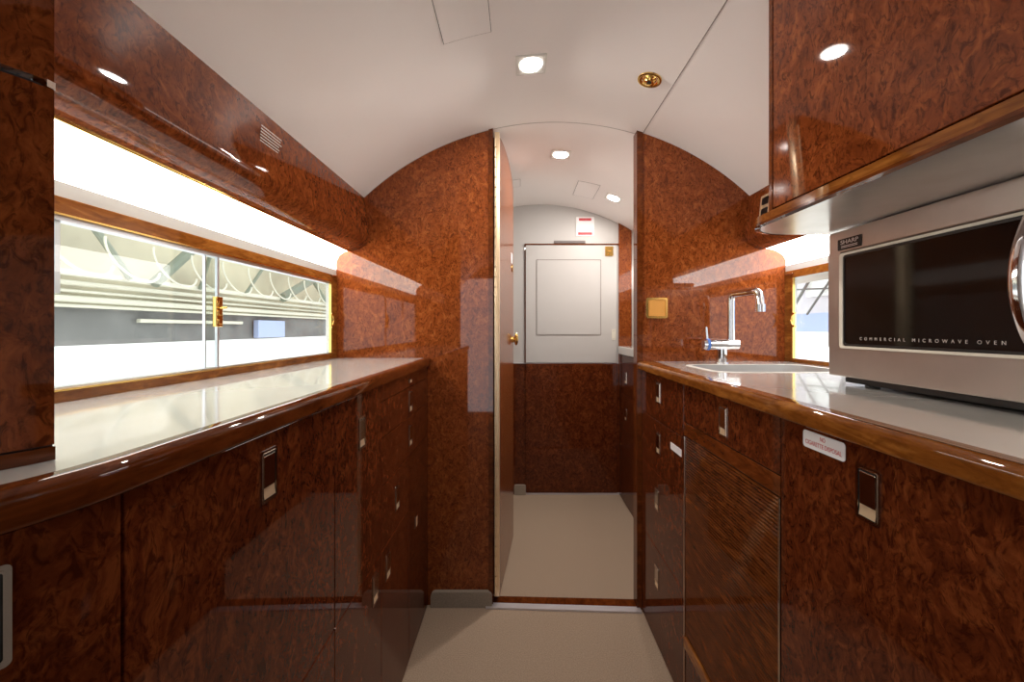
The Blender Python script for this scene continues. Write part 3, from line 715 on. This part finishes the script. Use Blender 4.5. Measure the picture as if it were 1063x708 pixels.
# ------------------------------------------------------------------ ceiling lamps
def downlight(x, y, label, w=.092, rot=0, power=DOWN):
    z = vault(x); nx = -(x - CX) / CR; nz = -(z - CZ) / CR
    F = frame_mat((x, y, z), (nx, 0, nz), (0, 1, 0)) @ Matrix.Rotation(rot, 4, 'Z')
    t = root('downlight', (x, y, z), label, 'light', None)
    b = NB(); ring(b, rrect(w, w, .004), rrect(w - .010, w - .010, .003), -.002, .003, 0, F); ring(b, rrect(w - .014, w - .014, .003), rrect(w - .020, w - .020, .003), -.002, .002, 0, F)
    plate(b, rrect(w - .012, w - .012, .003), -.003, .001, 0, F); link('trim_frame', b, 'cream', t)
    c = [(.033 * math.cos(a), .033 * math.sin(a)) for a in [2 * math.pi * k / 32 for k in range(32)]]
    b = NB(); plate(b, c, .001, .0035, 0, F); link('lens', b, 'lens', t)
    ld = bpy.data.lights.new('downlight_lamp', 'AREA'); ld.shape = 'DISK'; ld.size = .055; ld.energy = power; ld.color = (1, .93, .86)
    lo = bpy.data.objects.new('downlight_lamp', ld); COL.objects.link(lo); lo.parent = t
    lo.location = F.to_3x3() @ Vector((0, 0, .006)); lo.rotation_euler = (F.to_3x3() @ Matrix.Rotation(math.pi, 3, 'X')).to_euler()
downlight(.035, 1.245, 'square-trimmed round downlight in the galley ceiling, nearest the camera')
downlight(.19, 1.90, 'small round downlight just beyond the doorway', power=DOWN * .7)
downlight(.525, 2.31, 'tilted square downlight at the right of the far cabin ceiling', power=DOWN * .7)
# brass gasper
gx, gy = .402, 1.277; gz = vault(gx); F = frame_mat((gx, gy, gz), (-(gx - CX) / CR, 0, -(gz - CZ) / CR), (0, 1, 0))
gs = root('air_nozzle', (gx, gy, gz), 'round polished brass air nozzle in the ceiling near the joint line', 'vent')
b = NB(); prof = [(.037, 0), (.036, .003), (.031, .0045), (.027, .003), (.022, .0), (.018, .004), (.015, .010), (.009, .012), (.007, .009)]
n = 36; R_ = [[b.verts.new(F @ Vector((r * math.cos(a), r * math.sin(a), z))) for a in [2 * math.pi * k / n for k in range(n)]] for r, z in prof]
for a_, c_ in zip(R_, R_[1:]):
    for k in range(n): b.faces.new((a_[k], a_[(k + 1) % n], c_[(k + 1) % n], c_[k]))
link('bezel', b, 'brass', gs, smooth=True)
b = NB(); cyl(b, F @ Vector((0, -.004, .004)), F @ Vector((0, -.004, .0125)), .0085, .0075); link('nozzle', b, 'black', gs)

# ------------------------------------------------------------------ far cabin, right run
XC = .643
fy0, fy1 = YP + .06, Y1 - .015
t = root('base_cabinet', (.70, 2.15, 0), 'dark burl base cabinet glimpsed through the doorway at right', 'cabinet')
b = NB(); box(b, XC + DT + .001, .99, fy0, fy1, 0, H - .165); link('body', b, 'carcass', t)
for (za, zc, lz) in ((H - .40, H - .165, H - .30), (H - .62, H - .40, H - .52), (.004, H - .62, None)):
    b = NB(); box(b, XC, XC + DT, fy0, fy1, za + G, zc - G, .001); d = link('drawer', b, 'burl', t)
    if lz: latch(d, (XC, 2.50, lz), (-1, 0, 0))
t = root('worktop', (.70, 2.15, H - .12), 'small cream counter glimpsed through the doorway at right', 'worktop')
b = NB(); box(b, XC - .01, .99, fy0, fy1, H - .163, H - .112, .006); link('top', b, 'worktop', t)
b = NB()
box(b, .76, .80, fy0, fy1, H - .111, H - .06); box(b, .76, .80, fy0, fy1, H + .20, H + .27); box(b, .76, .80, fy0, fy1, H + .40, vault(.77) - .004)
box(b, .76, .80, fy0, fy0 + .2, H - .06, H + .2); box(b, .76, .80, fy1 - .03, fy1, H - .06, H + .2)
link('wall_far_cabin', b, 'cream', kind='structure')
b = NB(); box(b, .77, .78, fy0, fy1, H + .27, H + .40); link('cove_light', b, 'cove_soft', label='glowing strip on the side wall seen through the doorway', cat='light')
w3 = root('window_3', (.77, 2.2, H - .06), 'x', 'x'); del w3['category']; w3['kind'] = 'structure'; w3['label'] = 'window in the far cabin side wall'
b = NB(); box(b, .775, .779, fy0 + .2, fy1 - .03, H - .06, H + .2); link('pane', b, 'glass', w3)

# ------------------------------------------------------------------ the hangar outside the windows
HX = -4.0
def slabbox(name, x0, x1, y0, y1, h0, h1, m):
    b = NB(); box(b, x0, x1, y0, y1, H + h0, H + h1); return st(name, b, m)
slabbox('wall_hangar_lower', HX - .1, HX, -1, 14, -1.8, -.155, 'hall_white')
slabbox('wall_hangar_middle', HX - .1, HX, -1, 14, -.155, .19, 'hall_dark')
slabbox('wall_hangar_upper', HX - .1, HX, -1, 14, .19, 1.6, 'hall_roof')
slabbox('floor_hangar', HX, XL - .12, -1, 14, -1.85, -1.8, 'hall_white')
b = NB()
pipes = [(.20, .016), (.26, .03), (.33, .014), (.40, .022), (.50, .010)]
pk = root('pipe_run', (HX + .1, 6.5, H + .2), 'bundle of pale pipes running along the hangar wall outside the left window', 'pipes')
for h_, r_ in pipes:
    b = NB(); cyl(b, (HX + .08, -.9, H + h_), (HX + .08, 13.9, H + h_), r_, n=12); link('pipe', b, 'hall_pipe', pk, smooth=True)
tr_ = root('roof_truss', (HX + .3, 6, H + .4), 'steel truss with slanting struts in the hangar outside the left window', 'truss')
for h_ in (.44, 1.02):
    b = NB(); box(b, HX + .26, HX + .31, -.9, 13.9, H + h_, H + h_ + .045); link('chord', b, 'hall_pipe', tr_)
for (ya, ha, yb_, hb, w) in ((4.75, .98, 4.15, .45, .05), (4.95, .98, 4.75, .45, .02), (6.0, .95, 5.55, .47, .02), (7.6, .98, 6.4, .47, .07), (7.2, .95, 7.9, .47, .03), (8.6, 1.0, 8.2, .47, .03), (8.3, .95, 9.3, .47, .05), (3.5, .95, 3.9, .47, .03), (9.1, .95, 8.9, .25, .02)):
    b = NB(); cyl(b, (HX + .34, ya, H + ha), (HX + .34, yb_, H + hb), w, n=8); link('strut', b, 'hall_beam', tr_)
ORD = 'first second third fourth fifth sixth seventh eighth ninth tenth eleventh twelfth last'.split()
for k in range(13):
    b = NB(); c = (HX + .45, 3.35 + k * .47, H + .66); pts = []
    for i in range(22):
        a = math.radians(-175 + 185 * i / 21); pts.append((c[0], c[1] - .27 * math.cos(a), c[2] + .19 * math.sin(a) + .10 * math.cos(a)))
    tube(b, pts, .010, 8); link('cable_loop', b, 'hall_pipe', label=ORD[k] + ' pale cable loop from the left in the row outside the left window', cat='cable', group='cable loops outside the left window', smooth=True)
b = NB(); box(b, HX + .02, HX + .10, 6.2, 6.9, H - .14, H + .125, .01); link('wall_poster_board', b, 'hall_blue', label='pale blue board on the grey hangar wall outside the left window', cat='board')
b = NB(); box(b, HX + .02, HX + .07, 4.3, 5.9, H + .06, H + .10, .01); link('wall_lamp_strip', b, 'hall_pipe', label='long pale strip on the grey hangar wall outside the left window', cat='strip')
HR = 4.2
slabbox('wall_hangar_right_lower', HR, HR + .1, -1, 10, -1.8, -.05, 'hall_white')
slabbox('wall_hangar_right_middle', HR, HR + .1, -1, 10, -.05, .22, 'hall_blue')
slabbox('wall_hangar_right_upper', HR, HR + .1, -1, 10, .22, 1.6, 'hall_lilac')
slabbox('floor_hangar_right', XR + .12, HR, -1, 10, -1.85, -1.8, 'hall_white')
rb = root('roof_truss', (HR - .1, 5.6, H + .2), 'pale slanting struts and ribs in the hangar outside the right window', 'truss')
for (ya, ha, yb_, hb, w) in ((6.3, .2, 5.6, .95, .02), (5.9, .2, 5.2, .9, .015), (6.5, .6, 5.0, .5, .012), (5.4, .9, 5.2, .3, .03)):
    b = NB(); cyl(b, (HR - .1, ya, H + ha), (HR - .1, yb_, H + hb), w, n=8); link('strut', b, 'hall_dark', rb)
b = NB(); box(b, HR - .06, HR - .01, 5.35, 6.0, H + .45, H + .80, .02); link('light_panel', b, 'hall_white', rb)
